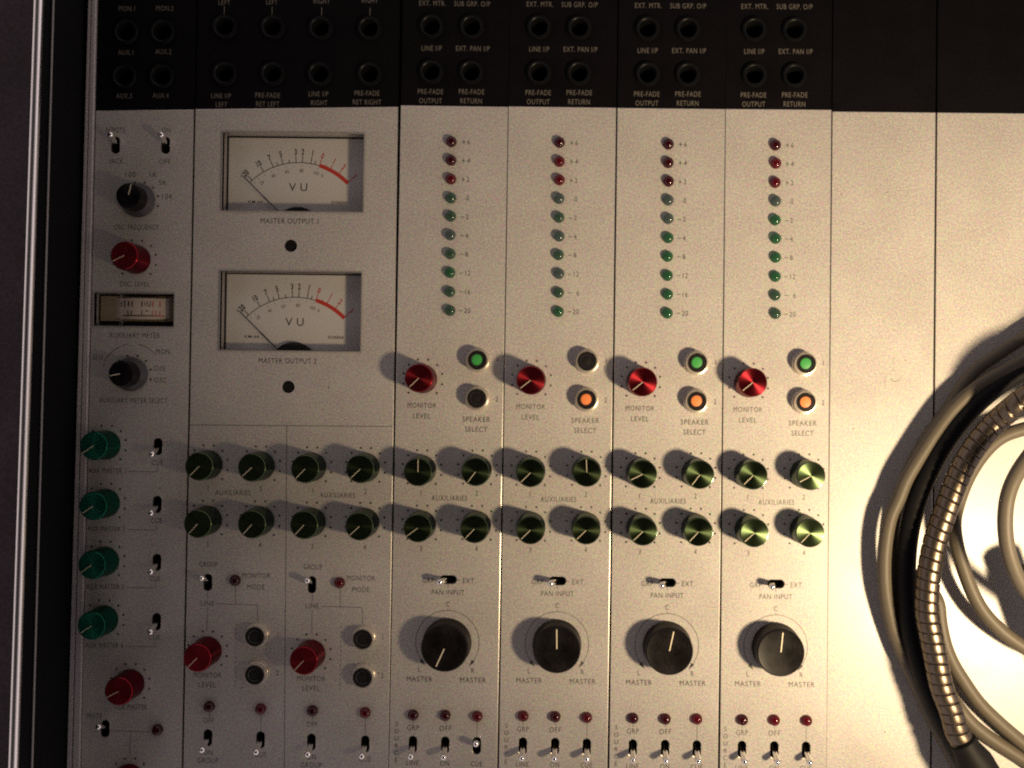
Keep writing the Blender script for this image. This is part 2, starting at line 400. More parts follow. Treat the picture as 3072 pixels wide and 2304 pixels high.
def button(par, x, y, win, label=None):
    o = obj('push_button', COLLAR, par, (x, y, 0), 0, label)
    obj('button_cap', CAPB, o); obj('button_window', WIN[win], o); return o
def jack(par, x, y):
    o = obj('jack_socket', JACK, par, (x, y, 0)); obj('socket_hole', JHOLE, o); return o

def engrave(plate_obj, mb):
    """the printing is surface pattern: it becomes part of the plate's own mesh"""
    me = plate_obj.data; pr_ = mb.mesh('print'); n0 = len(me.materials)
    bm = bmesh.new(); bm.from_mesh(me); k = len(bm.faces); bm.from_mesh(pr_); bm.faces.ensure_lookup_table()
    for f in bm.faces[k:]: f.material_index += n0
    for mt in pr_.materials: me.materials.append(mt)
    bm.to_mesh(me); bm.free(); me.update(); bpy.data.meshes.remove(pr_)

YB, YT = -215.0, 212.0       # modules run on past both edges of the photograph

# ------------------------------------------------------------------ console frame, rails and end cheek
mb = MB(); mb.box(-226.9, YB - 6, -45, 262, YT + 6, -10.5, 'frame')
fr_ = thing('console_frame', 'black steel console frame seen through the gaps between the module panels', 'frame', me=mb.mesh('console_frame'))
mb = MB()
def bar(mb, xa, xb, ya, yb, xa2, xb2, z0, z1, mat, ch=0.3):
    v = [(xa, ya, z0), (xb, ya, z0), (xb, ya, z1 - ch), (xb - ch, ya, z1), (xa + ch, ya, z1), (xa, ya, z1 - ch),
         (xa2, yb, z0), (xb2, yb, z0), (xb2, yb, z1 - ch), (xb2 - ch, yb, z1), (xa2 + ch, yb, z1), (xa2, yb, z1 - ch)]
    f = [(0, 1, 2, 3, 4, 5), (11, 10, 9, 8, 7, 6)] + [(i, i + 6, (i + 1) % 6 + 6, (i + 1) % 6) for i in range(6)]
    mb.add(v, f, mat)
rl = thing('trim_rail', 'narrow grey metal rail between the black end cheek and the leftmost strip', 'trim rail')
mb = MB(); bar(mb, -229.3, -226.9, YB, YT, -225.0, -223.6, -8, 0.6, 'rail'); obj('outer_strip', mb.mesh('outer_strip'), rl)
mb = MB(); bar(mb, -226.3, -222.9, YB, YT, -223.2, -221.2, -8, 1.0, 'rail'); obj('inner_strip', mb.mesh('inner_strip'), rl)
ck = thing('end_cheek', 'tall dark console end cheek with a bright aluminium edge, along the left side', 'end panel')
def cheek(mat, x0, x1, zlo0, zlo1, zt0, zt1, name, dx0=0.0):
    # runs along y; values at y=YB and y=YT
    xb0, xb1 = -227.3, -225.0
    v = []
    for y, xr, zl, zt in ((YB, xb0, zlo0, zt0), (YT, xb1, zlo1, zt1)):
        v += [(xr + x0, y, zl), (xr + x1, y, zl), (xr + x1, y, zt), (xr + x0, y, zt)]
    mbx = MB(); mbx.add(v, [(0, 1, 2, 3), (7, 6, 5, 4), (0, 4, 5, 1), (1, 5, 6, 2), (2, 6, 7, 3), (3, 7, 4, 0)], mat)
    return obj(name, mbx.mesh(name), ck)
cheek('black_side' if False else 'frame', -34, -2.6, -45, -45, 47.0, 39.8, 'side_board')
cheek('cheek', -34, -3.6, 47.03, 39.83, 48.2, 41.0, 'top_covering')
mbx = MB()
for y0, y1, x0, x1, z0, z1 in ((YB, YT, -227.3, -225.0, 48.0, 40.6),):
    pts = [Vector((x0 - 2.1 + (x1 - x0) * t, y0 + (y1 - y0) * t, z0 + (z1 - z0) * t - 1.2)) for t in [i / 20 for i in range(21)]]
    mbx.tube(pts, lambda d, a: 2.0, 'alu', n=20)
obj('edge_trim', mbx.mesh('edge_trim', 40), ck)
mbx = MB(); pts = [Vector((-229.0 + 2.6 * t, YB + (YT - YB) * t, 32.0 - 3.0 * t)) for t in [i / 10 for i in range(11)]]
mbx.tube(pts, lambda d, a: 0.45, 'housing', n=10); obj('side_bead', mbx.mesh('side_bead', 40), ck)

# ------------------------------------------------------------------ group output modules
GH = 2.35
def group_module(idx, loc, rz, xl, xr, label, mon, aux, pans, btns, worn, leds, bot, cue_up=False):
    t = thing('group_module', label, 'mixer strip', loc, R(rz), 'group output strips with lamp columns and round pan knobs')
    ytop = 128.6; yb = YB - loc[1]; yt = YT - loc[1]
    hol = [oval(0.4, -92.4, 7.9, 3.9)] + [oval(x, -169.2, 3.9, 7.9) for x in (-14.75, 0.25, 14.95)]
    fp = obj('faceplate', plate('faceplate', rectp(xl, yb, xr, ytop), hol, -2.5, 0, 'panel', 'edge'), t)
    jp = [(-11.9, 165.7), (6.95, 165.7), (-11.6, 144.4), (7.05, 144.4)]
    jpl = obj('jack_plate', plate('jack_plate', rectp(xl, ytop + 0.05, xr, yt), [circ(x, y, 4.4) for x, y in jp], -2.55, -0.05, 'black', 'black'), t)
    for x, y in jp: jack(t, x, y)
    pm = 'worn' if worn else 'print'
    mb = MB()
    for k in range(10):
        y = 111.9 - k * 8.766; x = -1.6 + 0.07 * k
        led(t, x, y, leds[k], 'red lamp lens' if k < 3 else None)
        s = ('+6', '+4', '+2', '0', '-2', '-4', '-8', '-12', '-16', '-20')[k]
        if worn == 2 and k == 8: s = '-   6'
        if k < 3 or k == 3: xx = 5.3 if k < 3 else 6.4
        else: xx = 5.4 if k < 7 else 6.0
        if s[0] == '-':
            mb.line((3.2, y), (5.0, y), 0.28, 0.03, pm)
            text(mb, s[1:].strip(), xx + (0.9 if k < 7 else 1.1) + (0.8 if s == '-   6' else 0), y, GH, pm)
        elif s[0] == '+':
            mb.line((3.2, y), (5.0, y), 0.28, 0.03, pm); mb.line((4.1, y - 0.9), (4.1, y + 0.9), 0.28, 0.032, pm); text(mb, s[1], 6.4, y, GH, pm)
        else: text(mb, s, xx, y, GH, pm)
    kx, ky = -13.1, 0.85
    knob(t, kx, ky, 'red', mon, 'red spun metal monitor level knob'); dots(mb, kx, ky, pm)
    text(mb, 'MONITOR', kx - 0.2, ky - 12.4, GH, pm, 13.3); text(mb, 'LEVEL', kx - 0.2, ky - 17.3, GH, pm, 8.2)
    for y, b in ((9.9, btns[0]), (-7.85, btns[1])):
        button(t, 12.5, y, b, {'green': 'push button with green centre', 'orange': 'push button with orange centre', 'dark': 'push button with dark centre'}[b])
    text(mb, '1', 21.6, 10.5, GH, pm); text(mb, '2', 21.6, -8.0, GH, pm)
    text(mb, 'SPEAKER', 12.2, -17.6, GH, pm, 13.0); text(mb, 'SELECT', 12.2, -22.3, GH, pm, 10.3)
    for (x, y), a in zip(((-12.8, -41.4), (13.05, -41.1), (-12.4, -67.2), (13.2, -66.9)), aux):
        knob(t, x, y, 'olive', a, 'olive green spun metal knob'); dots(mb, x, y, pm)
    text(mb, '1', -13, -52.3, GH, pm); text(mb, '2', 13.0, -52.0, GH, pm); text(mb, 'AUXILIARIES', 0.2, -54.5, GH, pm, 16.7)
    text(mb, '3', -12.6, -78.2, GH, pm); text(mb, '4', 13.2, -77.9, GH, pm)
    toggle(t, 0.4, -92.4, 180)
    text(mb, 'GRP.', -8.6, -93.0, GH, pm, 6.2); text(mb, 'EXT.', 10.2, -92.8, GH, pm, 5.9)
    mb.line((4.5, -92.5), (6.0, -92.5), 0.22, 0.03, pm); mb.line((0.4, -94.5), (0.4, -96.2), 0.22, 0.03, pm)
    text(mb, 'PAN INPUT', 0.4, -98.3, GH, pm, 15.2); text(mb, 'C', 0.4, -103.8, GH, pm)
    px, py = 0.5, -121.5
    mb.arc(px, py, 14.75, -36, 216, 0.24, 0.03, pm, 90); mb.line((px, py + 14.8), (px, py + 15.5), 0.24, 0.034, pm)
    for sgn in (1, -1):
        a = R(-36) if sgn > 0 else R(216); c = Vector((px + 14.75 * math.cos(a), py + 14.75 * math.sin(a)))
        d = Vector((math.sin(a), -math.cos(a))) * (1 if sgn > 0 else -1); nn = Vector((-d.y, d.x))
        p = [c - d * 0.4 + nn * 0.85, c + d * 3.0, c - d * 0.4 - nn * 0.85]
        if sgn < 0: p = p
        f = (0, 2, 1) if (p[2] - p[0]).to_3d().cross((p[1] - p[0]).to_3d()).z > 0 else (0, 1, 2)
        mb.add([(q.x, q.y, 0.036) for q in p], [f], pm)
    pan(t, px, py, pans)
    text(mb, 'L', px - 12.8, -134.4, GH, pm); text(mb, 'R', px + 12.0, -134.4, GH, pm)
    text(mb, 'MASTER', px - 12.7, -138.8, GH, pm, 12.0); text(mb, 'MASTER', px + 12.2, -138.8, GH, pm, 12.0)
    for i, (x, s0, s1) in enumerate(((-14.75, 'GRP', 'LINE'), (0.25, 'OFF', 'ON'), (14.95, '', 'CUE'))):
        led(t, x, -155.3, bot[i], 'red lamp lens')
        if s0:
            mb.line((x, -158.3), (x, -159.6), 0.2, 0.03, pm); text(mb, s0, x, -161.4, GH, pm, 5.5)
        else: mb.line((x, -158.3), (x, -165.0), 0.2, 0.03, pm)
        toggle(t, x, -169.2, 90 if (cue_up and i == 2) else 270, random.uniform(-4, 4))
        text(mb, s1, x, -177.6, GH, pm)
    for k, c in enumerate('SOURCE'): text(mb, c, -22.4, -159.8 - 3.35 * k, 2.0, pm, sx=1.0)
    engrave(fp, mb)
    mb = MB()
    for x, y, s in ((-11.7, 187.5 - 10.7, 'EXT. MTR.'), (6.9, 187.5 - 10.7, 'SUB GRP. O/P'), (-11.7, 155.7, 'LINE I/P'), (7.6, 155.8, 'EXT. PAN I/P'),
                    (-11.9, 135.3, 'PRE-FADE'), (-11.8, 131.0, 'OUTPUT'), (7.3, 135.5, 'PRE-FADE'), (7.2, 131.2, 'RETURN')):
        text(mb, s, x, y, 2.35, 'cream', z=-0.02, sx=0.74)
    engrave(jpl, mb)
    return t
r, rb, g, gb, gc = 'led_red', 'led_red_b', 'led_green', 'led_green_b', 'led_clear'
group_module(0, (-52.56, 8.12, 0), -0.18, -25.6, 24.55, 'group strip with a green and a dark speaker button, beside the two big meters',
             225, (90, 234, 217, 227), 246, ('green', 'dark'), 0, (r, r, rb, g, g, gc, g, gb, g, g), (r, r, rb), True)
group_module(1, (-1.85, 8.23, 0), -0.06, -25.65, 24.62, 'group strip with a dark upper and an orange lower speaker button',
             219, (225, 93, 225, 225), 91, ('dark', 'orange'), 2, (r, rb, rb, gc, g, gc, g, gc, g, gb), (rb, r, rb))
group_module(2, (49.04, 8.14, 0), 0.0, -25.5, 24.8, 'group strip with green and orange speaker buttons, one strip away from the blank panels',
             220, (207, 233, 224, 228), 78, ('green', 'orange'), 0, (r, r, r, gc, gc, gb, gb, gb, gb, gb), (r, r, rb))
group_module(3, (99.19, 8.27, 0), 0.155, -24.85, 24.45, 'rightmost group strip, its four auxiliary knobs bright green, beside the blank panels',
             220, (225, 208, 222, 227), 84.5, ('green', 'orange'), 2, (r, rb, rb, gc, gb, gb, gb, gb, g, g), (r, rb, rb))

# ------------------------------------------------------------------ blank panels
for x0, x1, y, lab in ((123.9, 171.9, 136.15, 'blank grey panel next to the rightmost group strip, faint scuffs on it'),
                       (172.65, 221.6, 136.2, 'blank grey panel under the coiled cable and metal gooseneck, at the right edge')):
    t = thing('blank_panel', lab, 'blank panel', (x0, 0, 0), R(0.06), 'blank filler panels')
    fp = obj('faceplate', plate('faceplate', rectp(0, YB, x1 - x0, y), [], -2.5, 0, 'panel', 'edge'), t)
    jpl = obj('jack_plate', plate('jack_plate', rectp(0, y + 0.05, x1 - x0, YT), [], -2.55, -0.05, 'black', 'black'), t)

    mb = MB()
    if x0 < 150:
        mb.arc(30.2, 12.6, 2.0, 200, 330, 0.22, 0.02, 'worn', 12); mb.line((29.3, 22.0), (29.6, 15.6), 0.16, 0.02, 'scuff'); mb.line((26.0, 14.0), (25.5, 9.0), 0.14, 0.02, 'scuff')
        mb.disc(11.0, -11.5, 0.28, 0.02, 'worn', 8); mb.disc(27, -152, 0.35, 0.02, 'worn', 8); mb.disc(4.6, 97.5, 0.35, 0.02, 'redspot', 8)
        for k in range(26):
            xx, yy, a = random.uniform(3, 45), random.uniform(-150, 120), random.uniform(0, 3.14); l = random.uniform(1, 6)
            mb.line((xx, yy), (xx + l * math.cos(a), yy + l * math.sin(a)), random.uniform(0.05, 0.12), 0.02, 'scuff')
    for k in range(22): mb.disc(random.uniform(3, 45), random.uniform(-150, 130), random.uniform(0.10, 0.25), 0.022, random.choice(('scuff', 'worn', 'scuff')), 7)
    engrave(fp, mb)

# ------------------------------------------------------------------ master module with two big meters
def vu_meter(par, x0, y0, x1, y1, piv, z0=-7.4):
    """recessed meter: open housing, dial card, needle, glass"""
    cx, cy = (x0 + x1) / 2, (y0 + y1) / 2
    mb = MB(); zz = z0
    for (a, b, c, d) in ((x0, y0, x1, y0), (x1, y0, x1, y1), (x1, y1, x0, y1), (x0, y1, x0, y0)):
        mb.add([(a - cx, b - cy, 0.0), (c - cx, d - cy, 0.0), (c - cx, d - cy, zz + 1.6), (a - cx, b - cy, zz + 1.6)], [(0, 1, 2, 3)], 'housing')
        mb.add([(a - cx, b - cy, zz + 1.6), (c - cx, d - cy, zz + 1.6), (c - cx, d - cy, zz - 0.2), (a - cx, b - cy, zz - 0.2)], [(0, 1, 2, 3)], 'dialblack')
    hw, hh = (x1 - x0) / 2, (y1 - y0) / 2
    # thin moulded lip standing just proud of the faceplate
    for (a, b, c, d) in ((-hw - .5, -hh - .5, hw + .5, -hh), (-hw - .5, hh, hw + .5, hh + .5), (-hw - .5, -hh, -hw, hh), (hw, -hh, hw + .5, hh)):
        mb.box(a, b, -2.4, c, d, 0.35, 'housing')
    mb.rect(-hw, -hh, hw, hh, zz - 0.2, 'dialblack')
    me = vu = obj('vu_meter', mb.mesh('meter_housing'), par, (cx, cy, 0))
    px, py = piv[0] - cx, piv[1] - cy; Rr = 32.7; z = 0.0
    mb = MB(); mb.rect(-hw + 0.5, -hh + 0.5, hw - 0.5, hh - 0.5, 0, 'dial')
    P = lambda a, rr: (px + rr * math.sin(R(a)), py + rr * math.cos(R(a)))
    mb.arc(px, py, Rr, 90 + 45, 90 - 17.2, 0.36, 0.02, 'dialblack', 60)
    mb.arc(px, py, Rr + 0.1, 90 - 17.2, 90 - 45.5, 1.85, 0.024, 'dialred', 40)
    for a, s, l, red in ((-42.9, '20', 2.9, 0), (-31, '10', 2.9, 0), (-22.1, '7', 3.2, 0), (-18.2, '', 1.7, 0), (-13.7, '5', 3.2, 0), (-8.2, '', 1.7, 0), (-2.6, '3', 3.4, 0),
                         (2.6, '2', 3.4, 0), (9.7, '1', 3.4, 0), (13.2, '', 1.7, 0), (17.2, '0', 3.2, 1), (22, '', 1.5, 1), (26.6, '1', 3.0, 1), (34.6, '2', 3.0, 1), (45, '3', 3.0, 1)):
        mt = 'dialred' if red else 'dialblack'
        mb.line(P(a, Rr), P(a, Rr + l), 0.36, 0.028, mt)
        if s: q = P(a, Rr + l + 1.75); text(mb, s, q[0], q[1], 2.6, mt, rot=-a, z=0.03, sx=0.66, off=0.30)
    q = P(-46.2, Rr + 5.2); mb.line(P(-47.5, Rr + 5.0), P(-45.7, Rr + 5.0), 0.25, 0.028, 'dialblack')
    for a, s in ((-42.5, ''), (-37.6, '20'), (-31.6, ''), (-25, '40'), (-18.6, ''), (-11.5, '60'), (-4.6, ''), (2.4, '80'), (9.6, ''), (16.4, '100')):
        q = P(a, Rr - 1.6); mb.disc(q[0], q[1], 0.22, 0.03, 'dialblack', 8)
        if s: q = P(a, Rr - 3.8); text(mb, s, q[0], q[1], 1.6, 'dialblack', rot=-a, z=0.03, sx=0.8, off=-0.01)
    q = P(22.5, Rr - 3.9); text(mb, '%', q[0], q[1], 1.5, 'dialblack', rot=-20, z=0.03)
    text(mb, 'V', px - 3.0, py + 21.0, 3.7, 'dialblack', 3.4, z=0.03, off=-0.01); text(mb, 'U', px + 2.4, py + 21.0, 3.7, 'dialblack', 3.2, z=0.03, off=-0.01)
    text(mb, 'KM-66', px - 20.5, py + 13.8, 1.2, 'dialblack', 6.8, z=0.03, off=0.12); text(mb, 'DORENA', px + 19.5, py + 13.9, 1.3, 'dialblack', 7.6, z=0.03, off=0.12)
    obj('dial', mb.mesh('dial_card'), vu, (0, 0, z0))
    # needle
    mb = MB(); a = -45.4
    t0 = (-hh + 0.7 - py) / math.cos(R(a)) if py < -hh else 2.0
    p, q = P(a, t0), P(a, Rr + 4.2); d = Vector((q[0] - p[0], q[1] - p[1])).normalized(); n = Vector((-d.y, d.x))
    for (u0, u1, w0) in ((0, 0.45, 0.5), (0.45, 1, 0.34)):
        A = Vector(p).lerp(Vector(q), u0); B = Vector(p).lerp(Vector(q), u1)
        v = [(*(A - n * w0 / 2), 0), (*(B - n * w0 / 2), 0), (*(B + n * w0 / 2), 0), (*(A + n * w0 / 2), 0)]
        v = v + [(x, y, 0.2) for x, y, _ in v]
        mb.add(v, [(3, 2, 1, 0), (4, 5, 6, 7), (0, 1, 5, 4), (1, 2, 6, 5), (2, 3, 7, 6), (3, 0, 4, 7)], 'dialblack')
    obj('needle', mb.mesh('needle'), vu, (0, 0, z0 + 1.0))
    # black pivot cover peeping over the lower edge
    mb = MB(); yb = -hh + 0.55; rr = 11.3; h = yb - py
    if abs(h) < rr:
        a0 = math.degrees(math.asin(h / rr)); n = 24
        top = [(px + rr * math.cos(R(a0 + (180 - 2 * a0) * k / n)), py + rr * math.sin(R(a0 + (180 - 2 * a0) * k / n))) for k in range(n + 1)]
        mb.add([(x, y, 0) for x, y in top] + [(x, y, 1.6) for x, y in top], [tuple(range(n + 1, 2 * n + 2))] + [(k, k + 1, n + 2 + k, n + 1 + k) for k in range(n)], 'dialblack')
        obj('pivot_cover', mb.mesh('pivot_cover'), vu, (0, 0, z0 + 0.1))
    mb = MB(); mb.rect(-hw, -hh, hw, hh, 0, 'glass'); obj('meter_glass', mb.mesh('meter_glass'), vu, (0, 0, -0.9))
    return vu
t = thing('master_module', 'double-width strip with two big recessed meters and red and dark knobs below', 'mixer strip')
tm = t
L_ = [(-174.75, YB), (-79.1, YB), (-79.1, 136.1), (-174.1, 133.9)]
toggM = [(-164.6, -87.2, 90), (-116.0, -87.6, 90), (-163.4, -159.4, 270), (-138.8, -160.0, 270), (-115.1, -160.7, 270), (-90.0, -161.2, 270)]
hol = [rectp(-161.0, 86.6, -94.8, 123.2), rectp(-161.0, 21.4, -95.0, 58.2)] + [oval(x, y, 3.9, 7.9) for x, y, _ in toggM]
hol += [circ(-128.3, 70.4, 2.9), circ(-128.4, 4.4, 2.9)]
fp = obj('faceplate', plate('faceplate', L_, hol, -2.5, 0, 'panel', 'edge'), t)
jm = [(-160.8, 172.6), (-138.3, 172.6), (-115.8, 172.5), (-92.9, 172.6), (-160.5, 150.6), (-138.0, 150.8), (-115.9, 151.0), (-92.6, 151.2)]
jpl = obj('jack_plate', plate('jack_plate', [(-174.1, 133.96), (-79.1, 136.16), (-79.1, YT), (-173.6, YT)], [circ(x, y, 4.4) for x, y in jm], -2.55, -0.05, 'black', 'black'), t)
for x, y in jm: jack(t, x, y)
vu_meter(t, -161.0, 86.6, -94.8, 123.2, (-127.0, 78.5)); vu_meter(t, -161.0, 21.4, -95.0, 58.2, (-127.7, 14.4))
for y in (70.4, 4.4):
    obj('recess_plug', MB().lathe([(2.9, -0.2), (2.7, -0.8), (0.01, -1.0)], 'hole').mesh('recess_plug', 40), t, (-128.35, y, 0))
mb = MB()
text(mb, 'MASTER OUTPUT 1', -129.1, 82.0, GH, 'print', 27.0); text(mb, 'MASTER OUTPUT 2', -129.0, 16.6, GH, 'print', 27.0)
mb.line((-174.4, -13.9), (-79.3, -13.4), 0.24, 0.03, 'print'); mb.line((-128.9, -13.8), (-127.2, YB), 0.24, 0.034, 'print')
for x, y in ((-165.3, -32.3), (-140.8, -32.5), (-116.8, -32.7), (-91.8, -32.6), (-165.1, -58.1), (-140.7, -58.1), (-116.6, -58.4), (-91.6, -58.2)):
    knob(t, x, y, 'olive', 225 + random.uniform(-4, 4), 'dark olive knob'); dots(mb, x, y)
for ox, oy in ((0, 0), (48.9, -0.5)):
    for s, x, y in (('1', -165.2, -43.2), ('2', -140.6, -43.4), ('3', -165, -69.3), ('4', -140.5, -69.4)): text(mb, s, x + ox, y + oy, GH, 'worn')
    text(mb, 'AUXILIARIES', -153.6 + ox, -45.2 + oy, GH, 'worn', 16.5)
    text(mb, 'GROUP', -164.5 + ox, -78.8 + oy, GH, 'worn', 8.6); text(mb, 'MONITOR', -142.0 + ox, -83.7 + oy, GH, 'worn', 13); text(mb, 'MODE', -142.1 + ox, -89.0 + oy, GH, 'worn', 8)
    text(mb, 'LINE', -164.6 + ox, -96.9 + oy, GH, 'worn', 6)
    xt = -164.6 + ox
    mb.line((xt, -91.4 + oy), (xt, -95.0 + oy), 0.2, 0.03, 'print'); mb.line((xt, -98.6 + oy), (xt, -109.5 + oy), 0.2, 0.03, 'print')
    lx = -151.6 + ox
    mb.line((lx, -88.5 + oy), (lx, -97.1 + oy), 0.2, 0.03, 'print')
    mb.line((-160.4 + ox, -97.1 + oy), (-141.3 + ox, -97.3 + oy), 0.2, 0.034, 'print'); mb.line((-141.3 + ox, -97.2 + oy), (-141.0 + ox, -105.2 + oy), 0.2, 0.038, 'print')
    for k in range(14): mb.line((-151.0 + ox, -106 + oy - 2.2 * k), (-151.0 + ox, -107.3 + oy - 2.2 * k), 0.2, 0.03, 'print')
    led(t, -151.6 + ox * 0.995, -86.0 + oy, 'led_red' if not ox else 'led_red_b', 'red lamp lens')
    button(t, -140.9 + ox * 1.018, -111.0 + oy, 'dark'); button(t, -140.7 + ox * 1.018, -128.6 + oy, 'dark')
    text(mb, '1', -131.5 + ox, -110.9 + oy, GH, 'worn'); text(mb, '2', -131.4 + ox, -128.8 + oy, GH, 'worn')
    kx, ky = -164.2 + ox * 0.99, -118.9 + oy * 1.6
    knob(t, kx, ky, 'red', 226, 'red spun metal monitor level knob'); dots(mb, kx, ky)
    text(mb, 'MONITOR', kx + 0.1, ky - 11.4, GH, 'worn', 13); text(mb, 'LEVEL', kx + 0.1, ky - 15.9, GH, 'worn', 8)
for x, y, k in ((-162.7, -144.8, r), (-138.7, -145.3, rb), (-114.7, -145.9, r), (-90.1, -146.4, rb)):
    led(t, x, y, k, 'red lamp lens'); mb.line((x, y - 3), (x, y - (5 if k == r else 10.4)), 0.2, 0.03, 'print')
for x, y, th in toggM: toggle(t, x, y, th, 8 if th == 90 else random.uniform(-4, 4))
for x, y, s in ((-163.2, -151.3, 'OFF'), (-114.9, -152.4, 'OFF'), (-163.2, -166.2, 'ON'), (-163.3, -169.9, 'GROUP'), (-115.0, -167.6, 'ON'), (-115.0, -171.3, 'GROUP'), (-138.7, -166.8, 'CUE'), (-90, -168.2, 'CUE')):
    text(mb, s, x, y, GH, 'worn')
engrave(fp, mb)
mb = MB()
for x, y, s in ((-161.4, 184.3, 'LEFT'), (-139.0, 184.8, 'LEFT'), (-115.6, 185.4, 'RIGHT'), (-93.0, 186.0, 'RIGHT'), (-162.2, 140.4, 'LINE I/P'), (-161.9, 136.3, 'LEFT'), (-140.3, 140.9, 'PRE-FADE'), (-140.2, 136.8, 'RET LEFT'),
                (-116.5, 141.8, 'LINE I/P'), (-116.1, 137.6, 'RIGHT'), (-93.8, 142.4, 'PRE-FADE'), (-93.7, 138.2, 'RET RIGHT')):
    text(mb, s, x, y, 2.3, 'cream', z=-0.02, sx=0.74)
for x in (-161.3, -138.9, -115.6, -92.9): mb.line((x, 182.6), (x, 176.6), 0.32, -0.02, 'cream')
engrave(jpl, mb)

# ------------------------------------------------------------------ auxiliary module, leftmost
t = thing('auxiliary_module', 'leftmost narrow strip with a small edgewise meter and four green knobs in a column', 'mixer strip')
tg = [(-211.3, 116.6, 90), (-187.8, 116.8, 90), (-189.0, -24.2, 270), (-188.9, -51.2, 270), (-188.6, -78.2, 270), (-188.3, -105.8, 270), (-211.4, -155.9, 90)]
AL = [(-222.6, YB), (-175.45, YB), (-174.8, 133.7), (-220.8, 132.8)]
hol = [rectp(-220.0, 31.9, -182.6, 47.2)] + [oval(x, y, 3.9, 7.9) for x, y, _ in tg]
fp = obj('faceplate', plate('faceplate', AL, hol, -2.5, 0, 'panel', 'edge'), t)
ja = [(-207.1, 169.7), (-190.0, 169.9), (-207.6, 148.8), (-190.1, 149.0)]
jpl = obj('jack_plate', plate('jack_plate', [(-220.8, 132.86), (-174.8, 133.76), (-174.4, YT), (-220.3, YT)], [circ(x, y, 4.4) for x, y in ja], -2.55, -0.05, 'black', 'black'), t)
for x, y in ja: jack(t, x, y)
for x, y, th in tg: toggle(t, x, y, th, -10 if y > 100 else 0)
mb = MB()
selector(t, -199.6, 90.6, 77, 'black selector knob with clear skirt')
knob(t, -200.5, 63.0, 'red', 207, 'red knob')
selector(t, -201.6, 9.4, 192, 'black selector knob with clear skirt')
for x, y in ((-213.1, -23.8), (-213.0, -50.9), (-212.8, -77.9), (-212.8, -105.2)): knob(t, x, y, 'green', 215, 'bright green knob'); dots(mb, x, y)
knob(t, -200.1, -134.7, 'red', 208, 'red knob'); knob(t, -199.6, -178.6, 'red', 225, 'red knob')
dots(mb, -200.5, 63.0); dots(mb, -200.1, -134.7); dots(mb, -199.6, -178.6)
for a in (105, 75, 45, 15, -15): mb.disc(-199.6 + 8.9 * math.cos(R(a)), 90.6 + 8.9 * math.sin(R(a)), 0.52, 0.03, 'print')
for a in (105, 75, 45, 15, -15, 135, 165): mb.disc(-201.6 + 8.9 * math.cos(R(a)), 9.4 + 8.9 * math.sin(R(a)), 0.52, 0.03, 'print')
mb.arc(-201.6, 9.4, 14.2, 170, 100, 0.24, 0.03, 'print'); mb.arc(-201.6, 9.4, 14.2, 78, 40, 0.24, 0.03, 'print')
for s, x, y, wd in (('REMOTE', -211.4, 123.8, 9.2), ('ON', -187.6, 124.0, 4), ('JACK', -210.9, 109.2, 6.6), ('OFF', -188.0, 109.2, 5.4), ('100', -204.0, 103.0, 5), ('1K', -193.3, 103.0, 3.4), ('5K', -188.8, 99.3, 3.6), ('10K', -186.4, 92.8, 5.2),
                    ('OSC. FREQUENCY', -200.8, 78.3, 21), ('OSC. LEVEL', -201.2, 51.6, 14), ('AUXILIARY METER', -200.9, 27.6, 24), ('AUX.', -217.6, 17.0, 6), ('MON.', -187.0, 20.1, 7), ('CUE', -188.9, 12.3, 5.4), ('OSC', -188.4, 6.8, 5.6),
                    ('AUXILIARY METER SELECT', -200.9, -2.8, 32), ('CUE MASTER', -199.5, -145.6, 15), ('MUTE', -216.5, -150.0, 7)):
    text(mb, s, x, y, GH, 'worn', wd)
for k, y in enumerate((-23.8, -50.9, -77.9, -105.2)):
    text(mb, 'CUE', -189.2, y - 7.9, GH, 'worn', 5.2); text(mb, 'AUX MASTER %d' % (k + 1), -212.6, y - 12.0, GH, 'worn', 17.5)
    mb.line((-202.4, y - 12.2), (-189.0, y - 12.3), 0.2, 0.03, 'print'); mb.line((-189.0, y - 12.2), (-189.0, y - 9.8), 0.2, 0.034, 'print')
mb.line((-209.0, -156.9), (-190.2, -157.0), 0.2, 0.03, 'print'); mb.line((-199.7, -157.0), (-199.6, -168.4), 0.2, 0.034, 'print')
led(t, -186.7, -156.0, 'led_red', 'red lamp lens')
engrave(fp, mb)
mb = MB()
for x, y, s in ((-207.2, 181.0, 'MON.1'), (-189.3, 181.3, 'MON.2'), (-207.4, 160.3, 'AUX.1'), (-189.7, 160.9, 'AUX.2'), (-207.8, 139.9, 'AUX.3'), (-190.6, 140.2, 'AUX.4')): text(mb, s, x, y, 2.3, 'cream', z=-0.02, sx=0.74)
engrave(jpl, mb)
# small edgewise meter
x0, y0, x1, y1 = -220.0, 31.9, -182.6, 47.2; cx, cy = (x0 + x1) / 2, (y0 + y1) / 2; hw, hh = (x1 - x0) / 2, (y1 - y0) / 2
mb = MB()
for a, b, c, d in ((-hw, -hh, hw, -hh), (hw, -hh, hw, hh), (hw, hh, -hw, hh), (-hw, hh, -hw, -hh)):
    mb.add([(a, b, 0), (c, d, 0), (c, d, -6), (a, b, -6)], [(0, 1, 2, 3)], 'housing')
for a, b, c, d in ((-hw - .5, -hh - .5, hw + .5, -hh), (-hw - .5, hh, hw + .5, hh + .5), (-hw - .5, -hh, -hw, hh), (hw, -hh, hw + .5, hh)):
    mb.box(a, b, -2.4, c, d, 0.3, 'housing')
mb.rect(-hw, -hh, hw, hh, -6, 'dialblack'); mb.box(-hw + 1.2, -hh + 2.6, -6.2, hw - 1.0, hh - 1.0, -4.0, 'amber')
em = obj('edge_meter', mb.mesh('edge_meter_housing'), t, (cx, cy, 0))
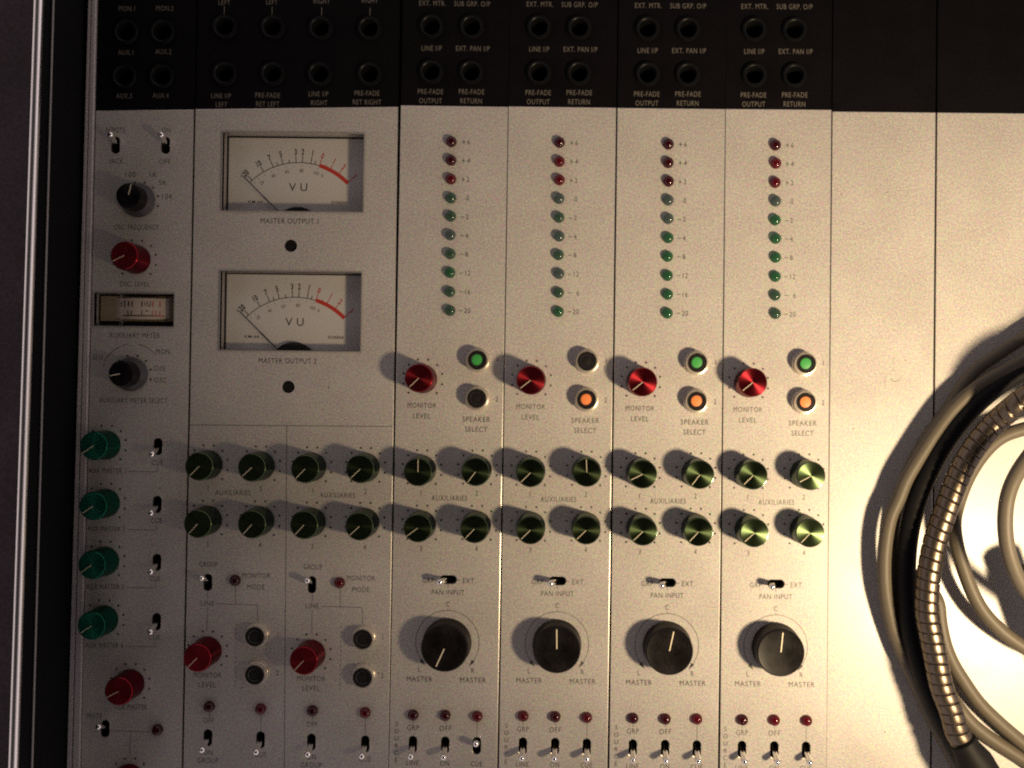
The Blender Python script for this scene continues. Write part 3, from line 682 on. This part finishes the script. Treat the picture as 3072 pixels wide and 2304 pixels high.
mb = MB(); n = 16; W, H = 13.4, 4.7
v = []
for k in range(n + 1):
    u = -1 + 2 * k / n; v += [(W * u, -H - 0.6 * (1 - u * u), 2.6 * (1 - u * u)), (W * u, H, 2.6 * (1 - u * u))]
mb.add(v, [(2 * k, 2 * k + 2, 2 * k + 3, 2 * k + 1) for k in range(n)], 'dialwarm')
zf = lambda x: 2.6 * (1 - (x / W) ** 2) + 0.1
for x, red in ((-9.6, 0), (-7.9, 0), (-5.9, 0), (-4.1, 0), (0.6, 0), (5.6, 1), (8.6, 1)):
    mb.line((x, 0.6), (x, 3.2), 0.5, zf(x), 'dialred' if red else 'dialblack')
for x, red in ((-6.2, 0), (-4.4, 0), (0.6, 0), (5.4, 1), (6.9, 1), (8.6, 1)):
    mb.line((x, -3.2), (x, -1.2), 0.4, zf(x), 'dialred' if red else 'dialblack')
text(mb, 'VU', 3.0, 1.9, 2.3, 'dialblack', 3.4, z=zf(3))
mb.line((2.0, -1.3), (3.6, -1.3), 0.35, zf(3), 'dialblack')
for k in range(12):
    xa, xb = -8.5 + 1.6 * k, -8.5 + 1.6 * (k + 1); mb.line((xa, -3.6), (xb, -3.6), 0.4, zf((xa + xb) / 2) + .1, 'dialred' if xa > 5 else 'dialblack')
obj('dial', mb.mesh('edge_dial', 30), em, (2.4, 1.0, -4.3))
mb = MB(); mb.rect(-hw, -hh, hw, hh, 0, 'glass'); obj('meter_glass', mb.mesh('edge_glass'), em, (0, 0, -0.8))

# ------------------------------------------------------------------ coiled cable and gooseneck lamp lying on the blank panels
C1 = [[229.7, 42.6, 7.4], [219.4, 36.4, 6.8], [210.8, 31.2, 6.2], [202.4, 25.3, 5.6], [194.5, 19.7, 5.0], [187.1, 13.1, 4.3], [177, -3, 3.3], [169, -14, 3.3], [163, -24.5, 3.3], [158, -36, 3.3], [154.5, -46, 3.3], [152.5, -60, 3.3], [152.5, -72, 3.3], [153.5, -84, 3.3], [156, -98, 3.3], [159.5, -110, 3.3], [164, -124, 3.3], [170.5, -138, 3.3], [179, -152, 3.3], [190, -166, 3.3], [202, -180, 3.3]]
C2 = [[227.5, 28.6, 12.1], [216.9, 24.8, 12.1], [208.5, 20.7, 11.5], [200.2, 15.8, 11.0], [188.3, 8.4, 10.2], [177.7, -1.5, 9.7], [169.5, -12.7, 9.7], [162.6, -23.6, 9.7], [156.1, -34.7, 9.7], [152.9, -43.5, 9.7], [149.6, -50.3, 9.7], [147.5, -61.2, 9.7], [146.9, -72.2, 9.1], [147.6, -83.5, 8.4], [149.8, -94.5, 7.2], [153.1, -105.7, 6.1], [157.9, -116.6, 6.7], [164.5, -129.7, 3.6], [170.79999999999998, -143.4, 3.3], [178.6, -157.0, 3.3], [186.39999999999998, -170.7, 3.3], [195.6, -181.3, 3.3]]
K8 = [[231.2, 25.9, 10.5], [217.3, 20.4, 10.5], [204.3, 13.5, 10.5], [191.9, 4.5, 10.5], [181.4, -6.5, 10.5], [172.9, -18.4, 10.5], [166.0, -31.4, 10.5], [160.5, -45.8, 10.5], [157.5, -59.8, 10.5], [156.5, -73.8, 10.5], [157.0, -87.7, 10.5], [158.5, -101.7, 11.0], [162.0, -115.6, 11.5], [166.9, -129.6, 11.5], [173.4, -143.0, 11.5], [180.9, -155.5, 11.5], [189.4, -167.4, 11.5], [199.3, -179.4, 11.5]]
C3 = [[234.3, -6.2, 14], [219.3, -7.6, 14], [207.7, -10.3, 14], [199.0, -13.2, 14], [193.6, -17.0, 14], [187.8, -23.7, 14], [182.8, -32.1, 14], [179.2, -41.2, 14], [176.6, -52.2, 14], [177.9, -62.9, 14], [180.7, -72.6, 14], [184.5, -82.9, 14], [190.0, -92.6, 14], [198.7, -101.6, 14], [208.5, -108.4, 14], [218.7, -113.2, 14], [235.1, -116.7, 14]]
C4 = [[225.9, -2.8, 30], [210.1, -10.1, 36], [199.5, -17.8, 42], [193.5, -23.7, 45], [188.7, -31.0, 46], [186.0, -39.4, 46], [185.8, -50.8, 45], [187.7, -61.0, 44], [192.2, -71.4, 42], [197.4, -78.7, 40], [206.4, -87.1, 36], [223.8, -96.8, 30]]
C6 = [[165.5, -79, 3.2], [168.5, -84, 4.2], [172.9, -89.3, 6], [173.4, -96.2, 6], [174.5, -103.0, 6], [176.4, -110.6, 6], [179.7, -118.3, 6], [184.9, -126.4, 6], [191.4, -135.5, 6], [200.6, -144.5, 6], [212.5, -154.4, 6], [221.4, -160.8, 6], [239.7, -168.9, 6]]
C7 = [[176.3, -126.4, 4], [179.4, -133.2, 4], [184.3, -140.3, 4], [190.0, -146.7, 4], [197.0, -152.1, 4], [206.2, -158.0, 4], [213.5, -162.4, 4], [222.4, -168.4, 4], [240.8, -178.7, 4]]
chains = [
    C1[::-1] + [[262, 44, 12], [305, 18, 10], [328, -50, 8], [318, -130, 6], [285, -178, 4]] + C7[::-1],
    C2[::-1] + [[252, 28, 18], [290, 6, 14], [308, -60, 10], [296, -130, 8], [268, -165, 6]] + C6[::-1],
    [[252, -124, 14], [244, -119, 14]] + C3[::-1] + [[256, -14, 18], [276, -40, 22], [276, -74, 26], [252, -96, 28]] + C4[::-1] + [[246, -4, 22], [262, -24, 12], [264, -60, 6]]]
mb = MB()
for ch in chains: mb.tube(smooth_pts(spline(ch, 1.5), 6), lambda d, a: 3.15, 'cable', n=18)
co = thing('coiled_cable', 'loose coil of thick grey cable lying on the blank panels around the gooseneck', 'cable', me=mb.mesh('coiled_cable', 60))
mb = MB(); mb.tube(smooth_pts(spline(K8 + [[214, -190, 10], [240, -200, 8], [275, -196, 6]], 1.5), 6), lambda d, a: 4.3, 'rubber', n=22)
thing('black_cable', 'thick black cable tucked between the grey coil and the metal gooseneck', 'cable', me=mb.mesh('black_cable', 60))
# black plug on the cable end
t = thing('cable_plug', 'black cable plug lying inside the cable coil at the right edge', 'plug', (218.5, -95, 20), R(-70))
pr = [(0.01, -26), (6.5, -26), (8.6, -24), (8.8, 10), (8.2, 12), (6.6, 14), (5.2, 26), (3.2, 30), (0.01, 30)]
def axis_lathe(prof, mat, n=28):
    m_ = MB(); m_.lathe(prof, mat, n=n); m_.v = [(z, y, -x) for x, y, z in m_.v]; return m_
obj('plug_shell', axis_lathe(pr[:5] + [(0.01, 12)], 'rubber').mesh('plug_shell', 35), t)
obj('strain_relief', axis_lathe([(6.6, 12.05), (6.6, 14), (5.2, 26), (3.2, 30), (0.01, 30)], 'rubber').mesh('strain_relief', 35), t)

NK = [[188.8, -165.8, 22], [183.3, -156.8, 22], [178.2, -148.6, 22], [175.5, -144.3, 22], [173.0, -135.4, 22], [168.7, -124.4, 22], [166.1, -112.5, 22], [163.9, -101.9, 22], [161.9, -91.3, 22], [162.1, -80.7, 22], [162.9, -72.6, 22], [165.7, -59.4, 21.5], [170.4, -45.0, 21.5], [174.7, -33.5, 21.5], [178.7, -24.4, 22], [184.4, -15.7, 22], [191.5, -7.1, 22.5], [198.2, 1.6, 30.0], [208.3, 10.0, 32.5], [225, 19, 32], [250, 30, 52], [285, 30, 100], [315, 8, 170], [330, -50, 260], [328, -110, 340], [321, -135, 372]]
t = thing('gooseneck_lamp', 'ribbed metal gooseneck of a lamp bent over the coiled cable', 'lamp')
pts = smooth_pts(spline(NK[2:], 0.32), 40)
PITCH = 4.55
def neck_r(d, a):
    u = ((d / PITCH) + a / (2 * math.pi)) % 1.0
    if u < 0.11: return 5.05 - 0.8 * math.sin(math.pi * u / 0.11)
    w_ = (u - 0.11) / 0.89
    return 5.05 + 0.14 * math.sin(math.pi * w_) ** 0.6 + 0.16 * max(0.0, (w_ - 0.8) / 0.2)
mb = MB(); mb.tube(pts, neck_r, 'neck', n=26); obj('gooseneck', mb.mesh('gooseneck', 60), t)
d = Vector((NK[0][0] - NK[2][0], NK[0][1] - NK[2][1], NK[0][2] - NK[2][2])).normalized(); p0 = Vector(NK[2])
mb = MB(); mb.tube([p0 - d * 1.0, p0 - d * 0.2, p0 + d * 3, p0 + d * 10, p0 + d * 24, p0 + d * 34, p0 + d * 40], lambda dd, a: 5.2 if dd < 0.5 else (6.2 if dd < 6 else 8.0), 'rubber', n=28)
obj('base_socket', mb.mesh('base_socket', 40), t)
mb = MB(); mb.lathe([(6, 392), (14, 390), (34, 362), (36, 352), (35.2, 352), (33, 361), (13, 388), (0.01, 389)], 'shade', (LAMP.x, LAMP.y, 0)); obj('lamp_shade', mb.mesh('lamp_shade', 40), t)
